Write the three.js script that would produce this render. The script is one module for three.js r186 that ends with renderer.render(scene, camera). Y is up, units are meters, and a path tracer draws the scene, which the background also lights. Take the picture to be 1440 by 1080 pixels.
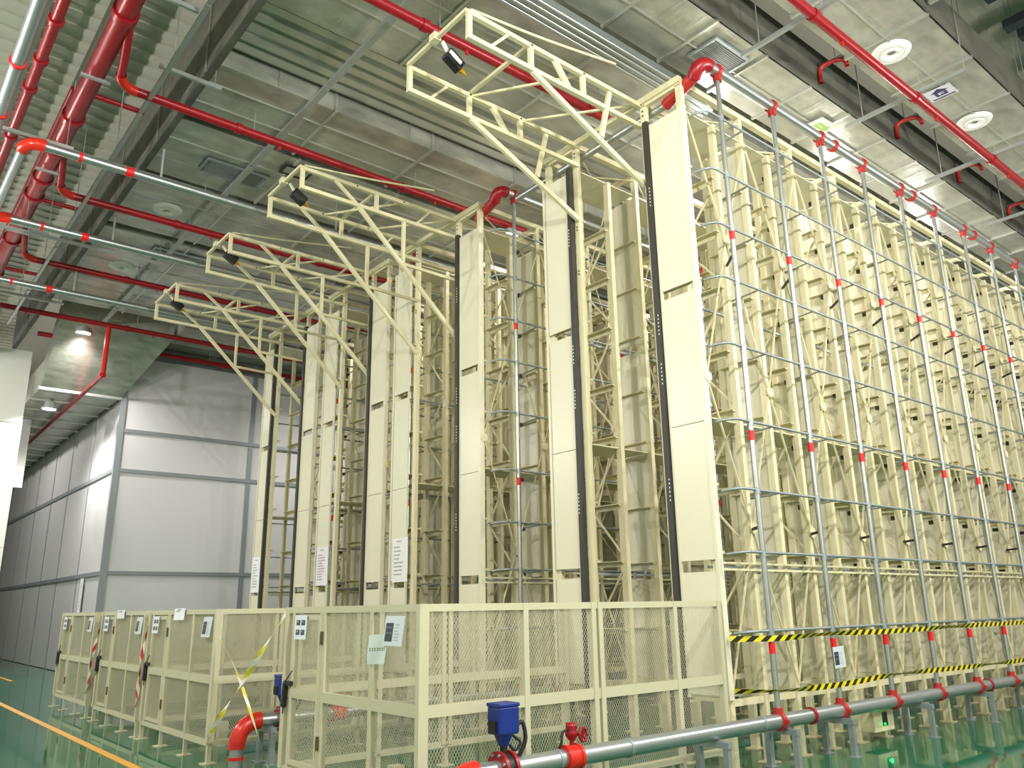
import * as THREE from 'three';
import { mergeGeometries } from 'three/addons/utils/BufferGeometryUtils.js';
import { RoundedBoxGeometry } from 'three/addons/geometries/RoundedBoxGeometry.js';

// ------------------------------------------------------------------ camera, exposure
// hall coordinates: a = along the aisles, z = up, b = across the aisles  ->  three (a, z, -b)
const V = (a, z, b) => new THREE.Vector3(a, z, -b);
const scene = new THREE.Scene();
scene.background = new THREE.Color(0x0b0c0d);
const camera = new THREE.PerspectiveCamera(50.86, 1440 / 1080, 0.05, 200);
camera.position.set(0, 1.7, 0);
camera.up.set(-0.15782723, 0.96359215, 0.21582569);
camera.lookAt(0.61506008, 1.7 + 0.26691808, -0.74192711);
const renderer = new THREE.WebGLRenderer({ antialias: true });
renderer.toneMapping = THREE.LinearToneMapping;
renderer.toneMappingExposure = 0.44;
renderer.shadowMap.enabled = true;
const LAMP_CD = 175;      // candela of one hall lamp
const AISLE_CD = 40;      // candela of one small lamp over an aisle

// ------------------------------------------------------------------ random, textures, materials
let seed = 12345;
const rnd = () => { seed = (seed * 1664525 + 1013904223) >>> 0; return seed / 4294967296; };
const hash = (x, y) => { let h = (x * 374761393 + y * 668265263) >>> 0; h = ((h ^ (h >>> 13)) * 1274126177) >>> 0; return (h ^ (h >>> 16)) / 4294967296; };
function vnoise(x, y, px, py) {
  const xi = Math.floor(x), yi = Math.floor(y), fx = x - xi, fy = y - yi;
  const s = t => t * t * (3 - 2 * t), m = (v, p) => ((v % p) + p) % p;
  const g = (i, j) => hash(m(xi + i, px), m(yi + j, py));
  const u = s(fx), v = s(fy);
  return (g(0, 0) * (1 - u) + g(1, 0) * u) * (1 - v) + (g(0, 1) * (1 - u) + g(1, 1) * u) * v;
}
function fbm(u, v, fx, fy, oct) { let a = 0, w = 0.5, n = 0; for (let i = 0; i < oct; i++) { a += w * vnoise(u * fx, v * fy, fx, fy); n += w; w *= 0.5; fx *= 2; fy *= 2; } return a / n; }
function dataTex(n, fn, srgb) {
  const d = new Uint8Array(n * n * 4);
  for (let y = 0; y < n; y++) for (let x = 0; x < n; x++) {
    const c = fn(x / n, y / n), i = (y * n + x) * 4;
    for (let k = 0; k < 3; k++) d[i + k] = Math.max(0, Math.min(255, (Array.isArray(c) ? c[k] : c) * 255));
    d[i + 3] = 255;
  }
  const t = new THREE.DataTexture(d, n, n); t.wrapS = t.wrapT = THREE.RepeatWrapping; t.magFilter = THREE.LinearFilter;
  t.minFilter = THREE.LinearMipmapLinearFilter; t.generateMipmaps = true; if (srgb) t.colorSpace = THREE.SRGBColorSpace; t.needsUpdate = true; return t;
}
const rep = (t, x, y) => { const c = t.clone(); c.repeat.set(x, y); c.needsUpdate = true; return c; };
const texWave = dataTex(256, (u, v) => fbm(u, v, 3, 3, 3));
const texWrinkle = dataTex(512, (u, v) => 0.6 * fbm(u, v, 4, 10, 4) + 0.4 * fbm(u, v, 40, 6, 3));
const texFoilCol = dataTex(512, (u, v) => { const t = 0.78 + 0.26 * fbm(u, v, 6, 12, 5); return [t, t, t * 0.985]; }, true);
const texFloorR = dataTex(512, (u, v) => 0.25 + 0.5 * fbm(u, v, 5, 5, 5));
const texFloorC = dataTex(512, (u, v) => { const t = 0.86 + 0.14 * fbm(u, v, 8, 8, 5); return [t, t, t]; }, true);
const texFine = dataTex(256, (u, v) => fbm(u, v, 16, 16, 4));

const std = (color, roughness, metalness = 0, extra = {}) => new THREE.MeshStandardMaterial({ color, roughness, metalness, ...extra });
const M = {
  cream: std('#d8d0ac', 0.42),
  sheet: std('#dcd7bf', 0.3, 0, { bumpMap: rep(texWave, 0.9, 0.9), bumpScale: 0.006 }),
  creamCage: std('#bfbb9f', 0.45),
  mesh: std('#bdb99e', 0.5),
  galv: std('#b4babb', 0.34, 0.85, { roughnessMap: null }),
  galvPaint: std('#9aa3a6', 0.45, 0.55),
  strut: std('#a9adab', 0.45, 0.6),
  foil: std('#dcddd4', 0.3, 0.42, { map: rep(texFoilCol, 0.5, 0.5), bumpMap: rep(texWrinkle, 0.45, 0.45), bumpScale: 0.012 }),
  foilRib: std('#c3c4be', 0.35, 0.7),
  insul: std('#7a7a72', 0.75, 0.1, { map: rep(texFoilCol, 0.5, 0.5) }),
  red: std('#900e1c', 0.32, 0.05),
  redBright: std('#cf2a1c', 0.28, 0.05),
  redBand: std('#e0131d', 0.45),
  clampRed: std('#b02a26', 0.4, 0.1),
  dark: std('#33322f', 0.55),
  black: std('#17171a', 0.45),
  blue: std('#15297c', 0.35),
  rubber: std('#1c1d1f', 0.6),
  roof: std('#dfdccd', 0.6),
  beam: std('#77786d', 0.6, 0.1),
  wall: std('#cccbce', 0.25, 0.0, { bumpMap: rep(texWave, 0.3, 0.3), bumpScale: 0.004 }),
  wallWhite: std('#dedeD8'.toLowerCase(), 0.5),
  rail: std('#8b9095', 0.45, 0.3),
  outer: std('#c9c8c0', 0.7),
  floor: std('#1f7452', 0.3, 0, { map: rep(texFloorC, 0.25, 0.25), roughnessMap: rep(texFloorR, 0.15, 0.15) }),
  yellow: std('#d99a1e', 0.5),
  white: std('#e8e8e6', 0.5),
  paper: std('#e9e9ee', 0.7),
  steelDark: std('#3d434b', 0.55, 0.3),
  bolt: std('#2c2b28', 0.5, 0.4),
  hinge: std('#5a4b33', 0.5, 0.3),
  glassDark: std('#0e1512', 0.2),
  ledGreen: std('#18e06a', 0.4, 0, { emissive: '#18ff70', emissiveIntensity: 2.5 }),
  lens: std('#ffffff', 0.4, 0, { emissive: '#f4f7ff', emissiveIntensity: 14 }),
  lampBody: std('#c8cacc', 0.4, 0.4),
  slat: std('#8d908f', 0.6, 0.1),
};
// ------------------------------------------------------------------ helpers
const ORD = ['first', 'second', 'third', 'fourth', 'fifth', 'sixth', 'seventh', 'eighth', 'ninth', 'tenth'];
const taken = {};
function numbered(n) { const k = taken[n] = (taken[n] ?? -1) + 1; return k ? `${n}_${String(k).padStart(3, '0')}` : n; }
function thing(name, label, category, [a, z, b], group) {
  const g = new THREE.Group(); g.name = numbered(name); g.position.copy(V(a, z, b)); scene.add(g);
  g.userData = { label, category }; if (group) g.userData.group = group; return g;
}
function structure(name, label, [a, z, b]) {
  const g = new THREE.Group(); g.name = numbered(name); g.position.copy(V(a, z, b)); scene.add(g);
  g.userData = { label, category: name.split('_')[0], kind: 'structure' }; return g;
}
const origin = new WeakMap();
function rootPos(o) { const p = new THREE.Vector3(); let q = o; while (q && q !== scene) { p.add(q.position); q = q.parent; } return p; }   // groups that hold parts are never turned here
const unit = new THREE.BoxGeometry(1, 1, 1);
const cyl = {}; const cylGeo = n => cyl[n] ??= new THREE.CylinderGeometry(1, 1, 1, n, 1);
function add(t, name, geo, mat) { const m = new THREE.Mesh(geo, mat); m.name = name; m.castShadow = m.receiveShadow = true; t.add(m); return m; }
function put(t, m, a, z, b) { m.position.copy(V(a, z, b)).sub(t.__p ??= rootPos(t)); return m; }
// box spanning hall ranges
const boxCache = {};
function boxUV(w, h, d) {
  const k = [w, h, d].map(x => x.toFixed(3)).join(); if (boxCache[k]) return boxCache[k];
  const g = new THREE.BoxGeometry(w, h, d), uv = g.attributes.uv, dims = [[d, h], [d, h], [w, d], [w, d], [w, h], [w, h]];
  for (let f = 0; f < 6; f++) for (let i = 0; i < 4; i++) { const j = f * 4 + i; uv.setXY(j, uv.getX(j) * dims[f][0], uv.getY(j) * dims[f][1]); }
  return boxCache[k] = g;
}
function slab(t, name, [a0, a1], [z0, z1], [b0, b1], mat, uv) {
  const w = a1 - a0, h = z1 - z0, d = b1 - b0; let m;
  if (uv) m = add(t, name, boxUV(w, h, d), mat); else { m = add(t, name, unit, mat); m.scale.set(w, h, d); }
  return put(t, m, (a0 + a1) / 2, (z0 + z1) / 2, (b0 + b1) / 2);
}
const _x = new THREE.Vector3(), _y = new THREE.Vector3(), _z = new THREE.Vector3(), _m = new THREE.Matrix4();
function orient(m, p, q) {
  _z.subVectors(q, p).normalize();
  const ref = Math.abs(_z.y) > 0.985 ? new THREE.Vector3(0, 0, 1) : new THREE.Vector3(0, 1, 0);
  _x.crossVectors(ref, _z).normalize(); _y.crossVectors(_z, _x);
  _m.makeBasis(_x, _y, _z); m.quaternion.setFromRotationMatrix(_m);
}
function bar(t, name, P, Q, w, h, mat) {           // rectangular bar from P to Q
  const p = V(...P), q = V(...Q), m = add(t, name, unit, mat); orient(m, p, q);
  m.scale.set(w, h, p.distanceTo(q)); m.position.copy(p).add(q).multiplyScalar(0.5).sub(t.__p ??= rootPos(t)); return m;
}
function tube(t, name, P, Q, r, mat, n = 12) {
  const p = V(...P), q = V(...Q), m = add(t, name, cylGeo(n), mat);
  m.quaternion.setFromUnitVectors(new THREE.Vector3(0, 1, 0), q.clone().sub(p).normalize());
  m.scale.set(r, p.distanceTo(q), r); m.position.copy(p).add(q).multiplyScalar(0.5).sub(t.__p ??= rootPos(t)); return m;
}
const elbowCache = {};
function bend(t, name, P, C, Q, r, mat) {          // pipe bend: enters at P, corner C, leaves at Q
  const t0 = t.__p ??= rootPos(t);
  const curve = new THREE.QuadraticBezierCurve3(V(...P).sub(t0), V(...C).sub(t0), V(...Q).sub(t0));
  return add(t, name, new THREE.TubeGeometry(curve, 14, r, 14, false), mat);
}
function hose(t, name, pts, r, mat, n = 24) {
  const t0 = t.__p ??= rootPos(t);
  const c = new THREE.CatmullRomCurve3(pts.map(p => V(...p).sub(t0)));
  return add(t, name, new THREE.TubeGeometry(c, n, r, 8, false), mat);
}
function ring(t, name, P, dir, R, w, mat, n = 18) { // disc collar around a pipe
  const d = new THREE.Vector3(dir[0], dir[1], -dir[2]).normalize(), m = add(t, name, cylGeo(n), mat);
  m.quaternion.setFromUnitVectors(new THREE.Vector3(0, 1, 0), d); m.scale.set(R, w, R);
  m.position.copy(V(...P)).sub(t.__p ??= rootPos(t)); return m;
}
function sub(t, m) { t.updateMatrixWorld(true); return m; }

// ------------------------------------------------------------------ the hall
const HA = [-10, 27], HB = [-9, 60], HZ = 12.2;
{
  const f = structure('floor', 'glossy green painted epoxy floor of the hall', [0, 0, 0]);
  slab(f, 'floor_slab', [HA[0] - 0.3, HA[1] + 0.3], [-0.3, 0], [HB[0] - 0.3, HB[1] + 0.3], M.floor, true);
  const ml = slab(f, 'marking_line', [3.0, 3.1], [0, 0.004], [5, 44], M.yellow); ml.userData.label = 'orange-yellow line painted on the green floor';
  slab(f, 'marking_line', [4.2, 4.28], [0, 0.004], [26.5, 44], M.yellow);
  slab(f, 'marking_line', [1.1, 2.05], [0, 0.004], [13.95, 14.2], M.white);
}
{
  const c = structure('ceiling', 'pale ribbed roof deck high above the ducts', [0, HZ, 0]);
  slab(c, 'roof_deck', [HA[0] - 0.3, HA[1] + 0.3], [HZ, HZ + 0.25], [HB[0] - 0.3, HB[1] + 0.3], M.roof);
  for (let b = -8.8; b < 40; b += 0.42) slab(c, 'roof_rib', [HA[0], b < 5 ? HA[1] : 4.4], [HZ - 0.035, HZ], [b, b + 0.2], M.roof);
}
for (const [n, l, A, B] of [['wall_right', 'plain pale hall wall on the near long side', [HA[0] - 0.3, HA[1] + 0.3], [HB[0] - 0.3, HB[0]]], ['wall_rear', 'plain pale hall wall behind the open floor', [HA[0] - 0.3, HA[0]], HB], ['wall_front', 'plain pale hall wall beyond the far ends of the racks', [HA[1], HA[1] + 0.3], HB], ['wall_back', 'plain pale hall wall at the end of the corridor', [HA[0] - 0.3, HA[1] + 0.3], [HB[1], HB[1] + 0.3]]]) {
  const w = structure(n, l, [A[0], 0, B[0]]); slab(w, 'wall_face', A, [0, HZ], B, M.outer);
}
// enclosed room behind the racks: panels between grey rails
{
  const A0 = 5.94, B0 = 25.4, zs = [0, 2.83, 5.76, 6.95, 9.3];
  const w = structure('wall_left', 'grey-white sandwich panel wall of the enclosed room, divided by grey rails', [A0, 0, B0]);
  slab(w, 'wall_core', [A0 + 0.05, A0 + 0.15], [0, 10.4], [B0 + 0.05, 57], M.outer);
  const bv = [B0, 28.45, 31.4, 34.1, 37.1, 39.9, 43, 46, 49, 52, 55];
  const zsL = [0, 2.83, 5.76, 9.3];
  for (let i = 0; i + 1 < bv.length; i++) for (let j = 0; j + 1 < zsL.length; j++)
    slab(w, 'wall_panel', [A0, A0 + 0.05], [zsL[j] + 0.02, zsL[j + 1] - 0.02], [bv[i] + 0.03, bv[i + 1] - 0.03], M.wall, true);
  for (const b of bv.slice(1)) slab(w, 'mullion', [A0 - 0.012, A0 + 0.06], [0, 9.3], [b - 0.06, b + 0.06], M.rail);
  const w0 = w; { const w = structure('wall_room_front', 'light grey sandwich panel wall facing the racks, with grey rails', [A0, 0, B0]);
  slab(w, 'wall_core', [A0 + 0.05, 26.5], [0, 10.4], [B0 + 0.05, B0 + 0.15], M.outer);
  const av = [A0, 9.93, 13.9, 17.9, 21.9, 25.9];
  for (let i = 0; i + 1 < av.length; i++) for (let j = 0; j + 1 < zs.length; j++)
    slab(w, 'wall_panel', [av[i] + 0.03, av[i + 1] - 0.03], [zs[j] + 0.02, zs[j + 1] - 0.02], [B0, B0 + 0.05], M.wall, true);
  for (const a of av.slice(1)) slab(w, 'mullion', [a - 0.07, a + 0.07], [0, 9.9], [B0 - 0.035, B0 + 0.06], M.rail);
  slab(w, 'corner_post', [A0 - 0.06, A0 + 0.1], [0, 10.2], [B0 - 0.06, B0 + 0.1], M.rail);
  for (const z of zsL.slice(1)) slab(w0, 'rail', [A0 - 0.05, A0 + 0.05], [z - 0.06, z + 0.06], [B0, 57], M.rail);
  for (const z of zs.slice(1)) slab(w, 'rail', [A0, 26.4], [z - 0.055, z + 0.055], [B0 - 0.05, B0 + 0.05], M.rail);
  slab(w, 'top_fascia', [A0, 26.4], [9.36, 10.2], [B0 - 0.01, B0 + 0.05], M.beam); }
}
{
  const w = structure('wall_corridor', 'smooth white panel wall beside the corridor', [3.66, 0, 27]);
  for (const [z0, z1] of [[0, 3.55], [3.56, 7.13], [7.15, 9.35]]) for (let i = 0; i < 8; i++)
    slab(w, 'wall_panel', [3.66 - 1.2 * (i + 1) + 0.004, 3.66 - 1.2 * i], [z0, z1], [27, 27.1], M.wallWhite);
  slab(w, 'wall_core', [-6.6, 3.6], [0, 9.35], [27.1, 27.2], M.outer);
  const w2 = structure('wall_corridor_far', 'pale panel wall set back behind the white wall', [4.2, 0, 29.5]);
  for (let i = 0; i < 5; i++) slab(w2, 'wall_panel', [4.25 - 0.6 * (i + 1) + 0.006, 4.25 - 0.6 * i], [5.6, 7.8], [29.5, 29.6], M.wallWhite);
}
// ------------------------------------------------------------------ lamps
function pointLight(t, a, z, b, cd, down, col = '#fffcf5', radius = 6) {
  const l = down ? new THREE.SpotLight(col, cd, 0, 1.36, 0.5, 2) : new THREE.PointLight(col, cd, 0, 2);
  if (down) { t.add(l.target); put(t, l.target, a, z - 3, b); l.target.name = 'aim'; }
  l.castShadow = true; l.shadow.radius = radius; t.add(l); put(t, l, a, z, b); l.name = 'light';
}
function highBay(a, z, b, label, cd = LAMP_CD, down = false) {
  const t = thing('high_bay_lamp', label, 'lamp', [a, z, b], 'high bay lamps');
  const prof = [[0.02, 0.3], [0.05, 0.3], [0.07, 0.24], [0.13, 0.22], [0.14, 0.1], [0.2, 0.05], [0.21, 0.0], [0.19, 0.0]].map(p => new THREE.Vector2(...p));
  put(t, add(t, 'housing', new THREE.LatheGeometry(prof, 20), M.lampBody), a, z, b);
  ring(t, 'lens', [a, z + 0.012, b], [0, 1, 0], 0.185, 0.02, M.lens, 20);
  tube(t, 'hanger', [a, z + 0.3, b], [a, z < 8 && b < 25 ? 12.2 : z + 0.7, b], 0.008, M.strut, 6);
  pointLight(t, a, z - 0.12, b, cd, down);
}
highBay(4.36, 9.2, 23.8, 'round high bay lamp glowing under the ducts before the enclosed room', 150, true);
highBay(4.25, 7.6, 26.7, 'round high bay lamp glowing under the low corridor duct', 200, true);
highBay(12.5, 9.2, 22, 'round high bay lamp before the enclosed room, behind the last rack row', 170, true);
highBay(1.2, 8.6, 34, 'added unseen high bay lamp behind the white corridor wall, brightening the corridor', 190);  // added lamp, hidden from the camera, to brighten the room wall along the corridor
for (const [a, b] of [[-3, 3.5], [-3, 9.5], [-3, 15.5], [-3, 22], [3.5, 1], [10, 0.5], [17, 0.5], [3.5, -5], [12, -5]])
  highBay(a, 7.4, b, 'round high bay lamp hanging over the open floor', a > 3 && a < 4 ? LAMP_CD * 1.6 : LAMP_CD);
function aisleLamp(a, b) {
  const t = thing('aisle_lamp', 'small bright lamp hanging over the ' + (b < 8 ? 'nearest aisle' : b < 10 ? 'wide rack gap' : b < 12 ? 'second aisle' : b < 15 ? 'third aisle' : 'farthest aisle'), 'lamp', [a, 8.95, b], 'lamps over the rack aisles');
  const m = put(t, add(t, 'housing', new RoundedBoxGeometry(0.42, 0.09, 0.16, 2, 0.02), M.lampBody), a, 9.0, b);
  slab(t, 'lens', [a - 0.19, a + 0.19], [8.935, 8.955], [b - 0.065, b + 0.065], M.lens);
  tube(t, 'hanger', [a, 9.04, b], [a, b < 10 ? 12.2 : 9.66, b], 0.006, M.strut, 6);
  pointLight(t, a, 8.86, b, b < 8 ? AISLE_CD * 0.8 : AISLE_CD, b > 8);
}
for (const b of [7.05, 11.42, 14.4, 17.55]) for (const a of (b < 8 ? [10.4, 14.4, 18.4] : b < 12 ? [9.6, 14] : [10.5])) aisleLamp(a, b);
aisleLamp(12.3, 9.25);

// ------------------------------------------------------------------ ducts and ceiling services
function duct(b0, b1, z0, z1, a0, a1, mat, label, step = 1.25) {
  const t = thing('air_duct', label, 'duct', [a0, z0, (b0 + b1) / 2]);
  let a = a0, k = 0;
  while (a < a1 - 0.2) {
    const e = Math.min(a + step, a1);
    slab(t, 'duct_section', [a + 0.006, e - 0.006], [z0 + (k % 3) * 0.006, z1], [b0, b1], mat, true);
    slab(t, 'flange', [e - 0.022, e + 0.022], [z0 - 0.03, z0 + 0.02], [b0 - 0.03, b1 + 0.03], M.foilRib);
    slab(t, 'flange', [e - 0.022, e + 0.022], [z0, z1], [b0 - 0.03, b0 + 0.01], M.foilRib);
    a = e; k++;
  }
  for (const f of b1 - b0 > 1.5 ? [0.32, 0.68] : [0.5]) { const b = b0 + (b1 - b0) * f; slab(t, 'long_seam', [a0, a1], [z0 - 0.018, z0 + 0.01], [b - 0.012, b + 0.012], M.foilRib); }
  for (let x = a0 + 0.9; x < Math.min(a1, a0 + 9); x += 2.4) tube(t, 'hanger_wire', [x, z0 - 0.02, b0 - 0.05], [x, 12.2, b0 - 0.05], 0.006, M.strut, 5);
  return t;
}
const FA = 3.31;
const D2 = duct(3.72, 4.95, 9.9, 10.45, 6.5, 26.9, M.foil, 'foil-faced air duct with round diffusers over the floor beside the racks', 1.5);
const D1 = duct(5.5, 6.55, 9.6, 10.35, 6.0, 26.9, M.foil, 'bright foil air duct with a louvred grille above the nearest rack row', 1.2);
slab(D1, 'dark_side_sheet', [6.0, 26.9], [9.6, 10.36], [5.44, 5.47], M.insul, true); slab(D2, 'dark_side_sheet', [6.5, 26.9], [9.9, 10.46], [3.66, 3.69], M.insul, true);  // dark grey sheets along the near sides of these two ducts
const D3 = duct(7.15, 9.2, 9.75, 10.6, FA, 20, M.foil, 'wide foil air duct above the nearest aisle', 2.2);
const D5 = duct(10.7, 12.3, 9.6, 10.5, FA, 18, M.foil, 'foil air duct above the second aisle', 1.9);
const D6 = duct(12.5, 14.5, 9.62, 10.4, FA, 18, M.foil, 'foil air duct with a square grille above the third rack pair', 2.1);
const D7 = duct(14.75, 17.2, 9.66, 10.4, FA, 18, M.foil, 'foil air duct with a round diffuser above the third aisle', 1.8);
const D8 = duct(17.5, 20.2, 9.66, 10.4, FA, 18, M.foil, 'foil air duct with a round diffuser above the farthest aisle', 1.8);
const D9 = duct(20.5, 22.6, 9.62, 10.4, FA, 18, M.foil, 'plain foil air duct before the enclosed room', 1.7);
const D10 = duct(22.9, 25.2, 9.62, 10.4, 6.8, 18, M.foil, 'plain foil air duct against the enclosed room', 1.7);
{ // ribbed wide duct: corrugated underside
  const t = thing('ribbed_duct', 'broad duct with a ribbed galvanised underside between foil ducts', 'duct', [FA, 9.85, 9.9]);
  slab(t, 'duct_body', [FA, 20], [9.9, 10.6], [9.28, 10.62], M.foil, true);
  for (let i = 0; i < 5; i++) { const b = 9.34 + i * 0.26; slab(t, 'rib', [FA, 20], [9.86 - (i % 2) * 0.02, 9.9], [b, b + 0.15], M.foilRib); }
}
{
  const t = thing('plenum_duct', 'long dark grey insulated duct the foil ducts branch from', 'duct', [3.3, 9.75, 15]);
  for (let b = 6.2; b < 25.5; b += 2.4) { slab(t, 'duct_section', [3.2, 3.31], [9.58, 10.95], [b + 0.006, b + 2.394], M.insul, true); slab(t, 'seam_strip', [3.18, 3.2], [9.58, 10.95], [b - 0.03, b + 0.03], M.beam); }
}
{ // low duct along the corridor with a sloped transition
  const t = thing('corridor_duct', 'galvanised corridor duct with cross ribs and a sloped transition', 'duct', [4.9, 7.9, 24.6]);
  for (let b = 25.35; b < 56; b += 1.4) {
    slab(t, 'duct_section', [3.75, 5.86], [7.9, 8.7], [b + 0.006, b + 1.394], M.foil, true);
    slab(t, 'flange', [3.7, 5.9], [7.84, 7.92], [b - 0.03, b + 0.03], M.foilRib);
  }
  const p = [[3.75, 9.45, 23.6], [6.7, 9.45, 23.6], [5.86, 7.9, 25.34], [3.75, 7.9, 25.34], [3.75, 10.3, 23.6], [6.7, 10.3, 23.6], [5.86, 8.7, 25.34], [3.75, 8.7, 25.34]].map(q => V(...q).sub(t.position));
  const g = new THREE.BufferGeometry(), f = [];
  const quad = (i, j, k, l) => f.push(p[i], p[j], p[k], p[i], p[k], p[l]);
  quad(0, 1, 2, 3); quad(4, 7, 6, 5); quad(0, 4, 5, 1); quad(0, 3, 7, 4); quad(1, 5, 6, 2); quad(3, 2, 6, 7);
  g.setFromPoints(f); g.computeVertexNormals(); g.setAttribute('uv', new THREE.Float32BufferAttribute(f.flatMap(v => [v.x, v.z + v.y]), 2));
  add(t, 'transition', g, M.foil.clone()).material.side = THREE.DoubleSide;
}
{ // cross duct in the top corner
  const t = thing('cross_duct', 'pale crossing duct piece high over the open floor', 'duct', [10, 10.4, 2]);
  slab(t, 'duct_section', [8.6, 10.9], [10.0, 10.9], [0.4, 3.6], M.foil, true); slab(t, 'flange', [10.86, 10.94], [9.96, 10.9], [0.4, 3.62], M.foilRib);
}
// fittings on ducts
function diffuser(a, z, b, label) {
  const t = thing('round_diffuser', label, 'diffuser', [a, z, b], 'round diffusers under ducts');
  const prof = [[0.1, 0.02], [0.13, -0.02], [0.2, -0.03], [0.27, -0.015], [0.29, 0.02]].map(p => new THREE.Vector2(...p));
  put(t, add(t, 'outer_cone', new THREE.LatheGeometry(prof, 28), M.white), a, z, b); t.children[0].material = M.white;
  const p2 = [[0.06, 0.01], [0.1, -0.045], [0.15, -0.05], [0.17, -0.03]].map(p => new THREE.Vector2(...p));
  put(t, add(t, 'inner_cone', new THREE.LatheGeometry(p2, 24), M.white), a, z, b);
  ring(t, 'throat', [a, z + 0.012, b], [0, 1, 0], 0.12, 0.012, M.slat);
}
diffuser(11.41, 9.88, 4.44, 'round white ceiling diffuser nearest the red pipe joint');
diffuser(14.42, 9.88, 4.42, 'round white ceiling diffuser past the blue arrow sticker');
diffuser(4.15, 9.64, 15.95, 'round white diffuser under the third aisle duct');
diffuser(4.2, 9.64, 19.5, 'round white diffuser under the farthest aisle duct');
function grille(a0, a1, b0, b1, z, label, alongB) {
  const t = thing('louvre_grille', label, 'grille', [(a0 + a1) / 2, z, (b0 + b1) / 2]);
  slab(t, 'back_plate', [a0, a1], [z - 0.01, z], [b0, b1], M.slat);
  const n = 14;
  for (let i = 0; i < n; i++) { const m = alongB ? slab(t, 'slat', [a0 + (a1 - a0) * (i + 0.2) / n, a0 + (a1 - a0) * (i + 0.7) / n], [z - 0.03, z - 0.022], [b0, b1], M.galvPaint) : slab(t, 'slat', [a0, a1], [z - 0.03, z - 0.022], [b0 + (b1 - b0) * (i + 0.2) / n, b0 + (b1 - b0) * (i + 0.62) / n], M.slat); }
  for (const [A, B] of [[[a0 - 0.04, a0], [b0 - 0.04, b1 + 0.04]], [[a1, a1 + 0.04], [b0 - 0.04, b1 + 0.04]], [[a0, a1], [b0 - 0.04, b0]], [[a0, a1], [b1, b1 + 0.04]]]) slab(t, 'frame', A, [z - 0.04, z], B, M.galvPaint);
}
grille(8.68, 9.42, 5.72, 6.17, 9.6, 'louvred air grille in the bright duct over the nearest rack corner', false);
grille(4.1, 5.2, 13.4, 13.85, 9.6, 'dark louvred grille under the duct by the far truss ends', false);
grille(4.5, 5.6, 17.9, 18.3, 9.64, 'long louvred grille under the farthest aisle duct', false);
{
  const t = thing('access_hatch', 'small black-framed hatch under the duct near the second truss', 'hatch', [5.4, 9.6, 13.3]);
  slab(t, 'hatch_plate', [5.3, 5.75], [9.58, 9.6], [12.75, 13.0], M.foil, true);
  for (const [A, B] of [[[5.26, 5.3], [12.71, 13.04]], [[5.75, 5.79], [12.71, 13.04]], [[5.3, 5.75], [12.71, 12.75]], [[5.3, 5.75], [13.0, 13.04]]]) slab(t, 'hatch_frame', A, [9.57, 9.6], B, M.black);
}
// red fire pipes under the ceiling
function redPipe(b, a0, a1, z, label, opt = {}) {
  const t = thing('fire_pipe', label, 'pipe', [a0, z, b]);
  tube(t, 'pipe', [a0, z, b], [a1, z, b], 0.07, M.red, 16);
  for (let a = a0 + (opt.first ?? 1.4); a < a1; a += opt.step ?? 3.1) { ring(t, 'coupling', [a, z, b], [1, 0, 0], 0.088, 0.09, M.red); tube(t, 'hanger_rod', [a + 0.25, z, b], [a + 0.25, z + 0.5, b], 0.008, M.strut, 6); if (a + 0.8 < a1) slab(t, 'sprinkler_head', [a + 0.68, a + 0.72], [z - 0.12, z - 0.05], [b - 0.02, b + 0.02], M.clampRed); }
  return t;
}
redPipe(4.35, 7.0, 27, 9.2, 'dark red fire pipe over the floor beside the nearest rack', { first: 1.9, step: 2.9 });
redPipe(7.75, 3.6, 8.6, 9.25, 'red fire pipe behind the big truss of the nearest aisle');
const zr = 9.2;
for (const [b, lab] of [[11.55, 'red fire branch pipe with an orange elbow above the second truss'], [15.57, 'red fire branch pipe above the third truss'], [19.15, 'red fire branch pipe above the farthest truss'], [22.7, 'red fire branch pipe before the enclosed room']]) {
  const t = redPipe(b, b > 22 ? 0.2 : 2.35, b > 18 ? 14 : 10, zr, lab, { first: b > 15 ? 1.9 : 1.6 });
  if (b < 22) { const e = bend(t, 'elbow', [2.4, zr, b], [2.18, zr, b], [2.12, zr + 0.05, b - 0.22], 0.075, M.redBright); e.userData.label = 'orange-red elbow';
    bend(t, 'drop', [2.12, zr + 0.04, b - 0.2], [2.06, zr + 0.12, b - 0.7], [1.9, zr + 0.25, b - 1.5], 0.06, M.red); }
  else { tube(t, 'down_pipe', [4.75, zr, b], [4.75, 7.85, b], 0.06, M.redBright, 14); tube(t, 'low_pipe', [4.75, 7.8, b], [4.95, 7.72, 46], 0.06, M.red, 14); ring(t, 'coupling', [4.75, 7.82, b + 0.05], [0, 0, 1], 0.085, 0.1, M.redBright); }
}
redPipe(24.7, 3.4, 14, 9.25, 'red fire pipe close to the top of the enclosed room');
{
  const t = thing('fire_main', 'thick dark red fire main with flanged joints running over the open floor', 'pipe', [1.86, 9.4, 14]);
  tube(t, 'pipe', [1.86, 9.42, 7], [1.86, 9.42, 26.5], 0.14, M.red, 20);
  for (const b of [10.2, 13.2, 14.4, 15.6, 16.4, 18.8, 21]) ring(t, 'flange', [1.86, 9.42, b], [0, 0, 1], 0.175, 0.12, M.red);
  for (const b of [11.7, 15, 18]) bar(t, 'clamp', [1.66, 9.27, b], [2.06, 9.27, b], 0.05, 0.04, M.strut);
}
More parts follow.
